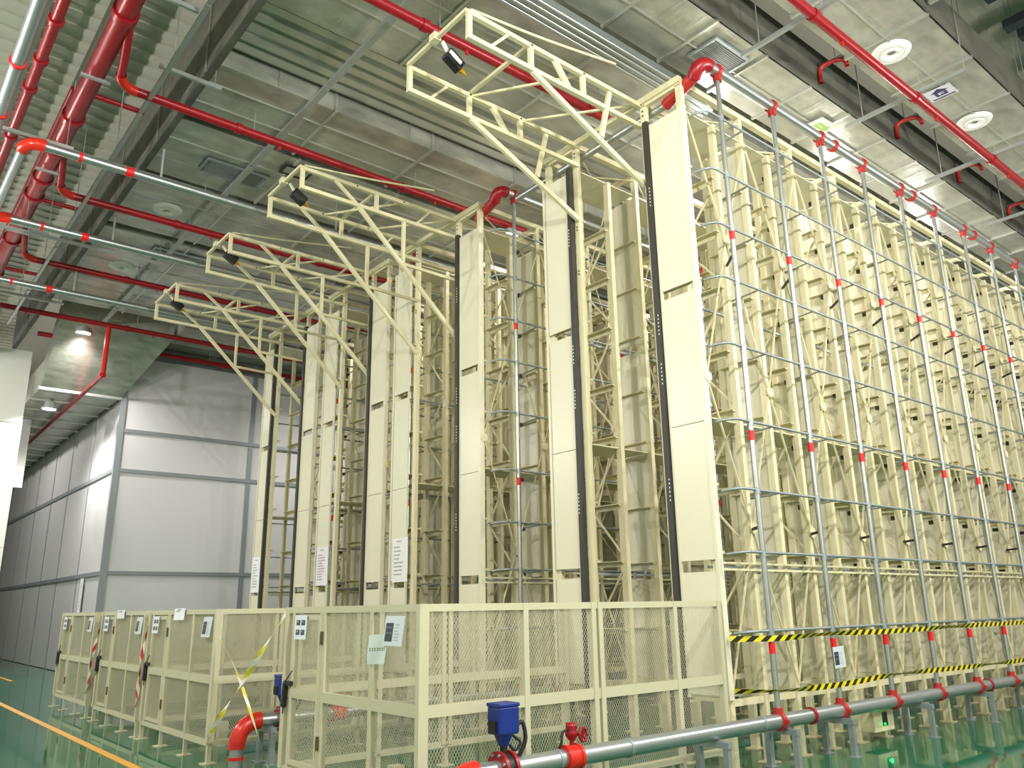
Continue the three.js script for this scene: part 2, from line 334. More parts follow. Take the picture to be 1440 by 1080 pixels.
{
  const t = thing('fire_pipe', 'slim dark red fire pipe beside the silver main', 'pipe', [1.14, 9.2, 14]);
  tube(t, 'pipe', [1.14, 9.2, 6.5], [1.14, 9.2, 30], 0.075, M.red, 16);
  for (const b of [10.6, 11.6, 12.4, 14, 16.5]) ring(t, 'coupling', [1.14, 9.2, b], [0, 0, 1], 0.1, 0.09, M.red);
}
{
  const t = thing('fire_pipe', 'dark red cross pipe high under the roof deck', 'pipe', [0, 10.9, 15]);
  for (const b of [14.6, 19.5, 24.3]) tube(t, 'pipe', [2.0, 10.8, b], [4.2, 10.8, b], 0.05, M.red, 12);
  tube(t, 'joining_pipe', [2.0, 10.8, 14.6], [2.0, 10.8, 24.3], 0.05, M.red, 12);
}
{ const t = thing('fire_pipe', 'short red pipe crossing below the dark insulated duct', 'pipe', [2.4, 10.0, 9.6]);
  tube(t, 'pipe', [1.9, 10.3, 9.75], [3.3, 10.3, 9.75], 0.07, M.red, 14); ring(t, 'coupling', [2.5, 10.3, 9.75], [1, 0, 0], 0.1, 0.1, M.red); }
// silver mains feeding the rack sprinkler headers
const HZP = 8.6;
const GRIDS = [{ b: 5.4, n: 10, a1: 20.6 }, { b: 9.68, n: 7, a1: 17 }, { b: 12.9, n: 4, a1: 13 }, { b: 15.9, n: 4, a1: 13 }, { b: 19.15, n: 3, a1: 13 }];
{
  let t = thing('water_main', 'thick silver water main with red clamps running across the hall', 'pipe', [0.82, HZP, 12]);
  tube(t, 'pipe', [0.83, HZP, 7], [0.83, HZP, 12.6], 0.085, M.galv, 18);
  tube(t, 'pipe', [0.83, HZP, 12.6], [0.83, HZP, 32], 0.085, M.galv, 18);
  for (const b of [10.9, 12.3, 16, 20]) { ring(t, 'clamp', [0.83, HZP, b], [0, 0, 1], 0.105, 0.05, M.redBand); }
}
for (let g = 0; g < GRIDS.length; g++) {
  const G = GRIDS[g], r = g === 0 ? 0.07 : 0.072, names = ['beside the nearest rack row', 'above the wide rack gap', 'before the fifth rack row', 'behind the sixth rack row', 'at the last rack row'];
  const a0 = g < 2 ? 7.95 : 1.45;
  const t = thing('sprinkler_header_pipe', 'silver sprinkler header pipe with a red elbow ' + names[g], 'pipe', [a0, HZP, G.b]);
  tube(t, 'pipe', [a0, HZP, G.b], [G.a1, HZP, G.b], r, M.galv, 16);
  if (g < 2) {
    const m = bend(t, 'elbow', [a0 + 0.02, HZP, G.b], [a0 - 0.2, HZP + 0.01, G.b], [a0 - 0.12, HZP - 0.16, G.b + 0.16], r + 0.025, M.red); m.userData.label = 'dark red elbow';
    tube(t, 'red_stub', [a0 - 0.13, HZP - 0.14, G.b + 0.14], [a0 - 0.08, HZP - 0.27, G.b + 0.68], r + 0.012, M.clampRed, 16);
    if (g === 0) tube(t, 'link_pipe', [a0 - 0.08, HZP - 0.27, G.b + 0.67], [a0 - 0.05, HZP - 0.3, 9.3], 0.055, M.galv, 14);
  } else {
    const m = bend(t, 'elbow', [a0 + 0.06, HZP, G.b], [a0 - 0.17, HZP + 0.02, G.b], [a0 - 0.2, HZP - 0.02, G.b + 0.24], r + 0.028, M.redBright); m.userData.label = 'orange-red elbow';
    tube(t, 'link_pipe', [a0 - 0.2, HZP - 0.02, G.b + 0.2], [a0 - 0.22, HZP - 0.02, G.b + 2.9], 0.07, M.galv, 14);
    for (const a of [2.0, 2.72]) ring(t, 'red_band', [a, HZP, G.b], [1, 0, 0], r + 0.006, a > 2.5 ? 0.12 : 0.05, M.redBand);
    bar(t, 'hanger_plate', [3.2, HZP - 0.02, G.b], [3.2, HZP + 0.6, G.b], 0.03, 0.03, M.strut); bar(t, 'hanger_plate', [6.4, HZP, G.b], [6.4, HZP + 0.9, G.b], 0.03, 0.03, M.strut);
  }
  for (let k = 0; k < G.n; k++) { const a = 8.13 + 1.28 * k; ring(t, 'clamp', [a, HZP, G.b], [1, 0, 0], r + 0.025, 0.05, M.clampRed); slab(t, 'clamp_ear', [a - 0.03, a + 0.03], [HZP - r - 0.09, HZP - r + 0.02], [G.b - 0.05, G.b + 0.05], M.clampRed); }
  if (g === 0) for (const a of [8.13 + 1.28 * 2 + 0.4, 8.13 + 1.28 * 4 + 0.45, 8.13 + 1.28 * 6 + 0.45]) ring(t, 'clamp', [a, HZP, G.b], [1, 0, 0], r + 0.03, 0.04, M.clampRed);
}
// strut channels and cable trays under the ceiling
for (const [a, z, b0, b1, lab] of [[2.58, 9.15, 6, 24, 'long galvanised strut channel across the open ceiling bay'], [4.75, 9.5, 7.0, 24.5, 'long galvanised strut channel under the foil ducts']]) {
  const t = thing('strut_channel', lab, 'channel', [a, z, (b0 + b1) / 2]);
  for (let b = b0; b < b1; b += 3) { bar(t, 'channel_length', [a, z, b + 0.01], [a, z + 0.01, Math.min(b + 2.99, b1)], a < 3 ? 0.06 : 0.1, 0.05, M.strut); tube(t, 'drop_rod', [a, z, b + 1.4], [a, z + (a < 3 ? 2.6 : 0.2), b + 1.4], 0.01, M.strut, 6); }
}
for (const a of [8.9, 11.8, 14.7, 17.6]) { const t = thing('cross_strut', 'galvanised strut across the gap between the two ducts beside the racks', 'channel', [a, 9.32, 4.6], 'struts between the two ducts'); bar(t, 'strut_bar', [a + 0.08, 9.32, 3.6], [a + 0.08, 9.32, 5.52], 0.05, 0.06, M.strut); for (const b of [3.64, 5.22]) tube(t, 'drop_rod', [a + 0.08, 9.32, b], [a + 0.08, 12.2, b], 0.009, M.strut, 6); }
for (const [z, b, a0, a1] of [[9.25, 9.35, 0.9, 2.55], [9.3, 10.85, 2.5, 3.4], [9.3, 14.1, 0.9, 4.4], [8.75, 13.0, 0.3, 1.9], [8.75, 16.4, 0.2, 1.9], [9.1, 17.5, 1, 4.6], [9.1, 20.6, 0.5, 3.6], [9.1, 21.4, 0.5, 3.4]]) {
  const t = thing('cross_strut', 'short galvanised strut bar between the ceiling pipes', 'channel', [a0, z, b], 'short ceiling struts');
  bar(t, 'strut_bar', [a0, z, b], [a1, z, b], 0.045, 0.06, M.strut); tube(t, 'drop_rod', [a1 - 0.1, z, b], [a1 - 0.1, z + 1.2, b], 0.008, M.strut, 6);
}
{
  const t = thing('cable_tray', 'galvanised cable tray with conduits above the nearest rack row', 'tray', [6, 9.25, 6.65]);
  slab(t, 'tray_floor', [4, 9.6], [9.28, 9.3], [6.45, 6.75], M.galv); slab(t, 'tray_side', [4, 9.6], [9.28, 9.38], [6.44, 6.46], M.galv); slab(t, 'tray_side', [4, 9.6], [9.28, 9.38], [6.74, 6.76], M.galv);
  for (let i = 0; i < 4; i++) tube(t, 'conduit', [4, 9.22 + 0.01 * (i % 2), 6.42 + i * 0.1], [9.6, 9.22, 6.42 + i * 0.1], 0.025, M.galv, 10);
}
for (const [b, lab] of [[1.3, 'dark steel roof beam over the open floor'], [2.5, 'dark steel roof beam next to the pale crossing duct']]) {
  const t = thing('roof_beam', lab, 'beam', [14, 11.2, b]);
  slab(t, 'web', [6, 27], [11.0, 11.9], [b - 0.02, b + 0.02], M.steelDark); slab(t, 'flange', [6, 27], [10.97, 11.02], [b - 0.15, b + 0.15], M.steelDark);
}
for (let i = 0; i < 18; i++) { const a = 9.5 + i * 0.75; const t = thing('roof_purlin', 'dark steel purlin crossing the roof beams', 'beam', [a, 11.3, 1.9], 'roof purlins'); slab(t, 'purlin_bar', [a, a + 0.22], [11.1 + (i % 2) * 0.2, 11.25 + (i % 2) * 0.2], [-2, 3.6], M.steelDark); }
for (const [a, lab] of [[1.25, 'grey steel roof beam seen between the red pipes'], [2.25, 'grey steel roof beam beside the dark insulated duct'], [-0.8, 'grey steel roof beam behind the silver main']]) {
  const t = thing('roof_beam', lab, 'beam', [a, 11.6, 17]);
  slab(t, 'web', [a - 0.02, a + 0.02], [11.5, 12.12], [4, 40], M.beam); slab(t, 'flange', [a - 0.1, a + 0.1], [11.47, 11.51], [4, 40], M.beam);
}
for (let i = 0; i < 5; i++) { const a = 11 + i * 2.56, t = thing('u_pipe', 'short dark red U-shaped pipe between the two right ducts', 'pipe', [a, 9.9, 5.2], 'U-shaped pipes between ducts');
  hose(t, 'pipe', [[a, 9.7, 5.4], [a, 9.95, 5.39], [a + 0.02, 10.0, 5.33], [a + 0.1, 10.0, 5.08], [a + 0.12, 9.93, 5.02], [a + 0.12, 9.85, 5.01]], 0.035, M.clampRed);
  bar(t, 'support_angle', [a + 0.1, 10.05, 4.96], [a + 0.1, 10.05, 5.49], 0.05, 0.05, M.strut); }

// ------------------------------------------------------------------ storage racks
const A0 = 7.75, PITCH = 0.645, LEV = [1.4, 2.29, 3.07, 4.03, 4.8, 5.67, 6.46, 7.25];
const TOPZ = 8.45;
const cPost = (() => { const s = new THREE.Shape(); const w = 0.045, d = 0.035, th = 0.012;
  [[-d, -w], [d, -w], [d, -w + th], [-d + th, -w + th], [-d + th, w - th], [d, w - th], [d, w], [-d, w]].forEach((p, i) => i ? s.lineTo(...p) : s.moveTo(...p)); s.closePath();
  const g = new THREE.ExtrudeGeometry(s, { depth: 1, bevelEnabled: false }); g.rotateX(-Math.PI / 2); return g; })();
const ledgeGeo = mergeGeometries([new THREE.BoxGeometry(0.17, 0.012, 0.62), new THREE.BoxGeometry(0.012, 0.07, 0.62).translate(0, -0.036, 0), new THREE.BoxGeometry(0.17, 0.03, 0.012).translate(0, -0.01, 0.304)]);
const nodeGeo = (() => { const g = new THREE.CylinderGeometry(0.075, 0.075, 0.016, 6); g.rotateX(Math.PI / 2); return g; })();
const SEG = [[0.74, 2.06], [2.19, 3.785], [3.795, 5.45], [5.57, 8.02]];
const W = 0.71;
const ROWS = [
  { b: 5.70, side: -1, n: 21, label: 'cream steel storage rack row nearest the open floor, with hazard tape and sprinkler risers' },
  { b: 7.69, side: 1, n: 19, label: 'cream steel storage rack row across the nearest aisle, second from the open floor' },
  { b: 10.10, side: -1, n: 16, label: 'cream steel storage rack row beyond the wide gap, third from the open floor' },
  { b: 12.04, side: 1, n: 13, label: 'cream steel storage rack row with a red-titled white notice on its end panel' },
  { b: 13.10, side: -1, n: 11, label: 'cream steel storage rack row with a bare end panel just behind the red-titled notice' },
  { b: 14.97, side: 1, n: 11, label: 'cream steel storage rack row with a lilac-white notice, sixth from the open floor' },
  { b: 16.12, side: -1, n: 9, label: 'cream steel storage rack row seventh from the open floor with a bare end panel' },
  { b: 18.25, side: 1, n: 9, label: 'cream steel storage rack row standing next to the enclosed room' },
];
ROWS.forEach((R, ri) => {
  const b0 = R.b, b1 = R.b + W, n = R.n, aEnd = A0 + PITCH * (n - 1), near = ri < 3;
  const aisle = R.side < 0 ? b1 : b0, outer = R.side < 0 ? b0 : b1, s = R.side < 0 ? -1 : 1;      // s points from aisle to outer side
  const t = thing('storage_rack', R.label, 'rack', [A0, 0, (b0 + b1) / 2], 'rows of storage racks');
  for (let k = 0; k < n; k++) {
    const a = A0 + PITCH * k, even = k % 2 === 0;
    for (const [pb, dir] of [[b0 + 0.045, 1], [b1 - 0.045, -1]]) {
      const p = put(t, add(t, 'post', cPost, M.cream), a, 0, pb); p.scale.y = even ? TOPZ : 8.05;
      slab(t, 'foot_plate', [a - 0.09, a + 0.09], [0, 0.015], [pb - 0.09, pb + 0.09], M.cream);
    }
    LEV.forEach((z, i) => { put(t, add(t, 'shelf_ledge', ledgeGeo, M.cream), k ? a : a + 0.06, z, (b0 + b1) / 2); });
    bar(t, 'base_beam', [a, 0.7, b0], [a, 0.7, b1], 0.06, 0.06, M.cream);
    if (even && k > 0) for (const [z0, z1] of SEG) slab(t, 'divider_sheet', [a - 0.008, a + 0.008], [z0, z1], [b0 + 0.02, b1 - 0.02], M.sheet, true);
    if (!even && ri < 4) for (let i = 0; i < LEV.length - 1; i++) { const up = i % 2; bar(t, 'frame_brace', [a, LEV[i] + 0.04, up ? b0 + 0.06 : b1 - 0.06], [a, LEV[i + 1] - 0.06, up ? b1 - 0.06 : b0 + 0.06], 0.022, 0.022, M.cream); }
    if (even) bar(t, 'top_cross_beam', [a, TOPZ - 0.03, b0], [a, TOPZ - 0.03, b1], 0.07, 0.07, M.cream);
    if (even && k + 2 < n) {
      const a2 = a + 2 * PITCH;
      slab(t, 'shelf_plate', [a + 0.05, a2 - 0.05], [3.85, 3.865], [b0 + 0.05, b1 - 0.05], M.cream);
      slab(t, 'top_plate', [a + 0.05, a2 - 0.05], [8.03, 8.045], [b0 + 0.03, b1 - 0.03], M.sheet);
      if (ri < 3) for (const [x, y] of [[b0, b1], [b1, b0]]) bar(t, 'roof_brace', [a, 8.3, x], [a2, 8.3, y], 0.018, 0.018, M.cream);
    }
  }
  for (const pb of [b0 + 0.045, b1 - 0.045]) { bar(t, 'top_beam', [A0 - 0.04, TOPZ, pb], [aEnd, TOPZ, pb], 0.08, 0.08, M.cream); bar(t, 'base_rail', [A0, 0.66, pb], [aEnd, 0.66, pb], 0.04, 0.07, M.cream); }
  for (const z of [2.08, 2.15]) bar(t, 'guide_rail', [A0, z, outer + s * 0.02], [aEnd, z, outer + s * 0.02], 0.025, 0.025, M.cream);
  bar(t, 'inner_rail', [A0 + 0.1, 5.5, (b0 + b1) / 2 + 0.1], [aEnd, 5.5, (b0 + b1) / 2 + 0.1], 0.03, 0.03, M.galvPaint);
  bar(t, 'inner_rail', [A0 + 0.1, 2.12, (b0 + b1) / 2 - 0.1], [aEnd, 2.12, (b0 + b1) / 2 - 0.1], 0.03, 0.03, M.galvPaint);
  // diamond bracing on the outer face
  const NZ = [0.78, 2.57, 4.34, 6.3, 8.0];
  if (R.side < 0 || ri === 1) for (let k = 0; k < n; k++) {
    const bo = outer + s * 0.012;
    for (let j = 0; j < 5; j++) {
      if ((k + j) % 2) continue;                                   // even frames: 0.78, 4.34, 8.0; odd frames: 2.57, 6.3
      const a = A0 + PITCH * k;
      if (j && j < 4) put(t, add(t, 'brace_node', nodeGeo, M.cream), a, NZ[j], bo + s * 0.02);
      if (j < 4) for (const d of [-1, 1]) { const a2 = a + d * PITCH; if (a2 < A0 - 0.01 || a2 > aEnd + 0.01) continue; bar(t, 'cross_brace', [a, NZ[j], bo], [a2, NZ[j + 1], bo], 0.024, 0.01, M.cream); }
    }
  }
  // end panel towards the open floor
  const pIn = aisle + s * 0.17, pOut = outer, lo = Math.min(pIn, pOut), hi = Math.max(pIn, pOut);
  const ep = new THREE.Group(); ep.name = 'end_panel'; t.add(ep);
  for (const [z0, z1] of SEG) { const e = slab(ep, 'panel_sheet', [A0 - 0.075, A0 - 0.05], [z0, z1], [lo + 0.012, hi - 0.03], M.sheet, true); }
  slab(ep, 'panel_edge', [A0 - 0.085, A0 + 0.0], [0.7, 8.02], s < 0 ? [lo - 0.03, lo + 0.014] : [hi - 0.014, hi + 0.03], M.sheet);
  slab(ep, 'panel_edge', [A0 - 0.085, A0 - 0.05], [0.7, 8.02], s < 0 ? [hi - 0.035, hi - 0.005] : [lo + 0.005, lo + 0.035], M.sheet);
  if (ri !== 3 && ri !== 5) { const sb = aisle + s * 0.125;
    const st = slab(t, 'cable_channel', [A0 - 0.12, A0 - 0.045], [0.1, 8.08], [sb - 0.038, sb + 0.038], M.dark); st.userData.label = 'dark vertical channel';
    if (near) for (const z of [2.9, 4.35, 5.0, 6.8]) for (let i = 0; i < 6; i++) slab(t, 'channel_slot', [A0 - 0.123, A0 - 0.119], [z + i * 0.05, z + i * 0.05 + 0.02], [sb + s * 0.012, sb + s * 0.024], M.white); }
  for (const z of [7.05, 7.1, 8.25, 8.32, 6.35, 6.4]) { const bb = aisle + s * 0.045; ring(t, 'bolt', [A0 - 0.04, z, bb], [1, 0, 0], 0.011, 0.012, M.bolt, 8); }
  bar(t, 'end_top_beam', [A0 - 0.03, TOPZ + 0.02, b0 - (s > 0 ? 0.1 : 0)], [A0 - 0.03, TOPZ + 0.02, b1 + (s < 0 ? 0.1 : 0)], 0.08, 0.09, M.cream);
});

// ------------------------------------------------------------------ cantilever trusses at the aisle mouths
const TR = [[6.41, 7.69, 'cream cantilever truss reaching from the nearest aisle'], [10.81, 12.04, 'cream cantilever truss reaching from the second aisle'], [13.81, 14.97, 'cream cantilever truss reaching from the third aisle'], [16.83, 18.25, 'cream cantilever truss reaching from the farthest aisle']];
TR.forEach(([ba, bb, label], i) => {
  const t = thing('cantilever_truss', label, 'truss', [7.7, 8.1, (ba + bb) / 2], 'cantilever trusses'), a0 = 4.72, a1 = 7.74, zt = 8.43, zb = 8.1, w = 0.06, C = M.cream;
  for (const b of [ba, bb]) {
    bar(t, 'top_chord', [a0, zt, b], [a1, zt, b], w, w, C); bar(t, 'bottom_chord', [a0, zb, b], [a1, zb, b], w, w, C);
    for (const a of i ? [a0 + 0.03, 6.08] : [a0 + 0.03, 5.7, 6.6]) bar(t, 'vertical', [a, zb, b], [a, zt, b], w, w * 0.9, C);
    if (!i) bar(t, 'web_brace', [6.1, zt, b], [6.35, zb, b], 0.05, 0.07, C);
    if (i === 0) { bar(t, 'long_brace', [5.72, zb - 0.02, b], [7.7, 7.2, b], 0.05, 0.07, C); bar(t, 'kink_strut', [7.1, zt - 0.05, b], [6.9, 7.62, b], 0.05, 0.06, C); }
    else { bar(t, 'web_brace', [5.3, zt, b], [5.74, zb, b], 0.04, 0.05, C); bar(t, 'long_brace', [5.74, zb, b], [7.7, 6.25, b], 0.05, 0.065, C); bar(t, 'drop_strut', [6.62, zb, b], [6.62, 7.3, b], 0.05, 0.06, C); bar(t, 'level_strut', [6.62, 7.3, b], [7.7, 7.28, b], 0.04, 0.05, C); }
    for (const a of [5.7, 6.6, 7.7]) ring(t, 'bolt', [a, zt, b + (b === ba ? -0.034 : -0.034)], [0, 0, 1], 0.013, 0.012, M.bolt, 8);
  }
  for (const a of [a0, i ? 6.08 : 5.7]) bar(t, 'cross_bar', [a, zt + 0.03, ba], [a, zt + 0.03, bb], 0.045, 0.045, C);
  for (const b of [ba, bb]) bar(t, 'short_rung', [i ? 7.15 : 5.35, zt, b], [i ? 6.85 : 5.05, zb, b], 0.03, 0.035, C);
  bar(t, 'cross_bar', [7.7, zt + 0.02, ba], [7.7, zt + 0.02, bb], 0.08, 0.08, C);
  bar(t, 'plan_brace', [5.72, zt, bb], [6.6, zt, ba], 0.03, 0.03, C); bar(t, 'plan_brace', [6.65, zt, bb], [7.66, zt, ba], 0.03, 0.03, C);
  hose(t, 'tie_rod', [[a0 + 0.05, zt + 0.06, ba], [5.9, zt + 0.22, ba], [7.2, zt + 0.42, ba - 0.05]], 0.018, C, 10);
  slab(t, 'end_plate', [a0 - 0.05, a0 + 0.05], [zt, zt + 0.1], [ba + 0.6, ba + 0.72], C);
  // black device slung under the truss end
  const d = thing('hanging_sensor', i === 0 ? 'black and white sensor box with a yellow tip hung from the nearest truss end' : 'small black sensor hung from the ' + ORD[i] + ' truss end', 'sensor', [4.95, 8.2, (ba + bb) / 2 - 0.02], i ? 'sensors hung from far trusses' : undefined);
  const bm = (ba + bb) / 2 - 0.02;
  const bd = add(d, 'body', new RoundedBoxGeometry(0.26, 0.17, 0.13, 3, 0.025), M.black); put(d, bd, 4.97, 8.25, bm); bd.rotation.set(0, 0, -0.55);
  const f = add(d, 'side_panel', new RoundedBoxGeometry(0.22, 0.09, 0.135, 2, 0.02), i ? M.black : M.white); put(d, f, 4.96, 8.26, bm); f.rotation.set(0, 0, -0.55);
  const y = add(d, 'tip', new THREE.ConeGeometry(0.05, 0.11, 10), M.yellow); put(d, y, 5.12, 8.15, bm); y.rotation.set(0, 0, -2.1);
  bar(d, 'bracket', [4.8, 8.45, bm], [4.9, 8.32, bm], 0.04, 0.03, i ? C : M.white);
});

// ------------------------------------------------------------------ sprinkler risers and branches along the racks
const SL = [1.41, 2.26, 2.97, 3.78, 4.71, 5.57, 6.29, 7.05, 7.88];
const GN = ['beside the nearest rack row', 'before the third rack row', 'before the fifth rack row', 'before the seventh rack row', 'beside the last rack row'];
GRIDS.forEach((G, g) => {
  const dirs = g === 4 ? -1 : 1;                                  // towards the rack they serve
  for (let k = 0; k < G.n; k++) {
    const a = 8.13 + 1.28 * k, z0 = g < 2 ? 0.55 : 0.3;
    const t = thing('sprinkler_riser', ORD[k] + ' riser from the cages ' + GN[g], 'pipe', [a, z0, G.b], 'risers ' + GN[g]);
    tube(t, 'pipe', [a, z0, G.b], [a, HZP - 0.05, G.b], 0.032, z0 > 5 ? M.galv : M.galv, 12);
    for (const z of [1.23, 3.61, 6.19]) ring(t, 'red_band', [a, z, G.b], [0, 1, 0], 0.0345, 0.12, M.redBand, 12);
    for (const z of SL) { ring(t, 'tee', [a, z - 0.01, G.b], [0, 1, 0], 0.04, 0.08, M.galvPaint, 10); }
    if (g < 2) for (const z of [2.55, 5.95]) { bar(t, 'bracket', [a, z, G.b], [a + 0.26, z, G.b + 0.3], 0.025, 0.03, M.dark); }
    ring(t, 'red_clamp', [a, HZP - 0.12, G.b], [0, 1, 0], 0.045, 0.06, M.clampRed, 10);
  }
  SL.forEach((z, j) => {
    const a1 = 8.13 + 1.28 * (G.n - 1) + 0.7, t = thing('sprinkler_branch', ORD[j] + ' branch pipe up from the floor ' + GN[g], 'pipe', [8.13, z, G.b], 'branches ' + GN[g]);
    tube(t, 'pipe', [7.9, z, G.b], [a1, z, G.b], 0.017, M.galvPaint, 10);
    bend(t, 'end_bend', [7.91, z, G.b], [7.78, z, G.b], [7.74, z - 0.02, G.b + dirs * 0.2], 0.016, M.galvPaint);
    for (let k = 0; k < G.n; k++) { const a = 8.13 + 1.28 * k + 0.48; tube(t, 'arm', [a, z, G.b], [a, z - 0.03, G.b + dirs * 0.55], 0.013, M.galvPaint, 8); slab(t, 'nozzle', [a - 0.02, a + 0.02], [z - 0.07, z - 0.01], [G.b + dirs * 0.45, G.b + dirs * 0.55].sort((x, y) => x - y), M.dark); }
  });
});

// ------------------------------------------------------------------ low water mains with valves
function canvasTex(w, h, draw) { const c = document.createElement('canvas'); c.width = w; c.height = h; draw(c.getContext('2d'), w, h); const t = new THREE.CanvasTexture(c); t.colorSpace = THREE.SRGBColorSpace; return t; }
function lowMain(b, a0, a1, label, g) {
  const z = 0.48, r = 0.076, t = thing('water_main', label, 'pipe', [a0, 0, b]);
  const e = bend(t, 'elbow', [a0 + 0.2, z, b], [a0 - 0.06, z, b], [a0 - 0.06, z - 0.28, b], r + 0.02, M.redBright); e.userData.label = 'glossy orange-red elbow';
  tube(t, 'drop_pipe', [a0 - 0.06, 0, b], [a0 - 0.06, z - 0.24, b], r, M.galv, 20); ring(t, 'red_band', [a0 - 0.06, 0.1, b], [0, 1, 0], r + 0.012, 0.035, M.redBright, 20);
  tube(t, 'pipe', [a0 + 0.18, z, b], [a0 + 0.42, z, b], r * 0.92, M.galv, 20);
  let p = a0 + 0.52; const cuts = [a0 + 1.05, a0 + 1.9, a0 + 3.95, a0 + 5.6, a0 + 7.45, a0 + 9.4, a0 + 11.3, a0 + 13.2, a1];
  for (const c of cuts) { if (p >= a1) break; tube(t, 'pipe', [p, z, b], [Math.min(c, a1) - 0.004, z, b], r, M.galv, 24); ring(t, 'joint', [Math.min(c, a1), z, b], [1, 0, 0], r + 0.006, 0.03, M.galvPaint, 24); p = c; }
  for (let k = 0; k < GRIDS[g].n; k++) { const a = 8.13 + 1.28 * k; if (a > a1) break; const m = ring(t, 'clamp', [a, z, b], [1, 0, 0], r + 0.02, 0.06, M.clampRed, 22); tube(t, 'saddle', [a, z + r - 0.01, b], [a, z + r + 0.06, b], 0.05, M.clampRed, 14); slab(t, 'clamp_bolt', [a - 0.015, a + 0.015], [z - 0.02, z + 0.02], [b - r - 0.05, b - r], M.clampRed); }
  for (const a of [8.75, 13.6]) if (a < a1) ring(t, 'clamp', [a, z, b], [1, 0, 0], r + 0.016, 0.04, M.red, 22);
  // butterfly valve with blue actuator
  const va = a0 + 0.48, v = thing('actuated_valve', 'blue boxed valve actuator with black cable on ' + (g ? 'the water main between the cages' : 'the water main beside the nearest cage'), 'valve', [va, z, b]);
  for (const d of [-0.05, 0.05]) { ring(v, 'flange', [va + d, z, b], [1, 0, 0], 0.135, 0.03, M.red, 24); for (let i = 0; i < 8; i++) { const q = i * Math.PI / 4 + 0.3; ring(v, 'bolt', [va + d * 1.4, z + Math.sin(q) * 0.112, b + Math.cos(q) * 0.112], [1, 0, 0], 0.012, 0.02, M.galvPaint, 8); } }
  ring(v, 'disc_body', [va, z, b], [1, 0, 0], 0.12, 0.07, M.black, 24);
  tube(v, 'stem', [va, z + 0.1, b], [va, z + 0.2, b], 0.03, M.black, 12);
  const cone = put(v, add(v, 'neck', new THREE.CylinderGeometry(0.085, 0.04, 0.1, 12), M.blue), va, z + 0.22, b);
  const ab = new THREE.Group(); ab.name = 'actuator'; v.add(ab); put(ab, add(ab, 'actuator_box', new RoundedBoxGeometry(0.2, 0.21, 0.17, 3, 0.018), M.blue), va, z + 0.36, b);
  put(ab, add(ab, 'actuator_lid', new RoundedBoxGeometry(0.21, 0.03, 0.18, 2, 0.01), M.blue), va, z + 0.475, b);
  slab(ab, 'side_cap', [va - 0.12, va - 0.09], [z + 0.27, z + 0.36], [b - 0.04, b + 0.04], M.black);
  hose(v, 'cable', [[va + 0.1, z + 0.28, b], [va + 0.19, z + 0.33, b], [va + 0.21, z + 0.2, b - 0.02], [va + 0.16, z + 0.08, b], [va + 0.13, z - 0.05, b + 0.06]], 0.018, M.rubber);
  hose(v, 'cable', [[va + 0.09, z + 0.24, b], [va + 0.15, z + 0.18, b - 0.03], [va + 0.1, z + 0.13, b - 0.02], [va + 0.06, z + 0.17, b]], 0.012, M.rubber);
  // red alarm valve with handwheel
  const wa = a0 + 1.22, w = thing('handwheel_valve', 'red valve with a small spoked handwheel on ' + (g ? 'the water main between the cages' : 'the water main beside the nearest cage'), 'valve', [wa, z, b]);
  ring(w, 'body', [wa - 0.02, z, b], [1, 0, 0], 0.098, 0.14, M.redBright, 24); ring(w, 'collar', [wa + 0.05, z, b], [1, 0, 0], 0.106, 0.03, M.redBright, 24); ring(w, 'collar', [wa - 0.09, z, b], [1, 0, 0], 0.106, 0.03, M.redBright, 24);
  tube(w, 'stem', [wa, z + 0.09, b], [wa, z + 0.15, b], 0.02, M.red, 12);
  const prof = [[0, 0.13], [0.03, 0.135], [0.055, 0.17], [0.055, 0.2], [0.045, 0.21], [0.05, 0.24], [0.05, 0.27], [0, 0.275]].map(q => new THREE.Vector2(...q));
  put(w, add(w, 'gearbox', new THREE.LatheGeometry(prof, 18), M.red), wa, z, b);
  tube(w, 'shaft', [wa, z + 0.18, b], [wa + 0.09, z + 0.17, b - 0.03], 0.012, M.red, 8);
  const hw = new THREE.Group(); hw.name = 'handwheel'; w.add(hw); const wheel = put(hw, add(hw, 'rim', new THREE.TorusGeometry(0.055, 0.011, 8, 22), M.red), wa + 0.1, z + 0.17, b - 0.035); wheel.rotation.y = 0.25;
  for (let i = 0; i < 3; i++) { const q = i * Math.PI / 3, dx = Math.cos(q) * 0.052; bar(hw, 'spoke', [wa + 0.1 - dx * 0.97, z + 0.17 - Math.sin(q) * 0.052, b - 0.035 - dx * 0.25], [wa + 0.1 + dx * 0.97, z + 0.17 + Math.sin(q) * 0.052, b - 0.035 + dx * 0.25], 0.01, 0.01, M.red); }
  hose(w, 'cable', [[wa - 0.05, z + 0.22, b], [wa - 0.1, z + 0.2, b], [wa - 0.13, z + 0.1, b], [wa - 0.14, z + 0.05, b + 0.05]], 0.011, M.rubber);
}
lowMain(5.4, 3.85, 20.6, 'thick silver water main with red clamps along the nearest rack row', 0);
lowMain(9.72, 3.95, 16, 'thick silver water main ending in an orange elbow between two cages', 1);
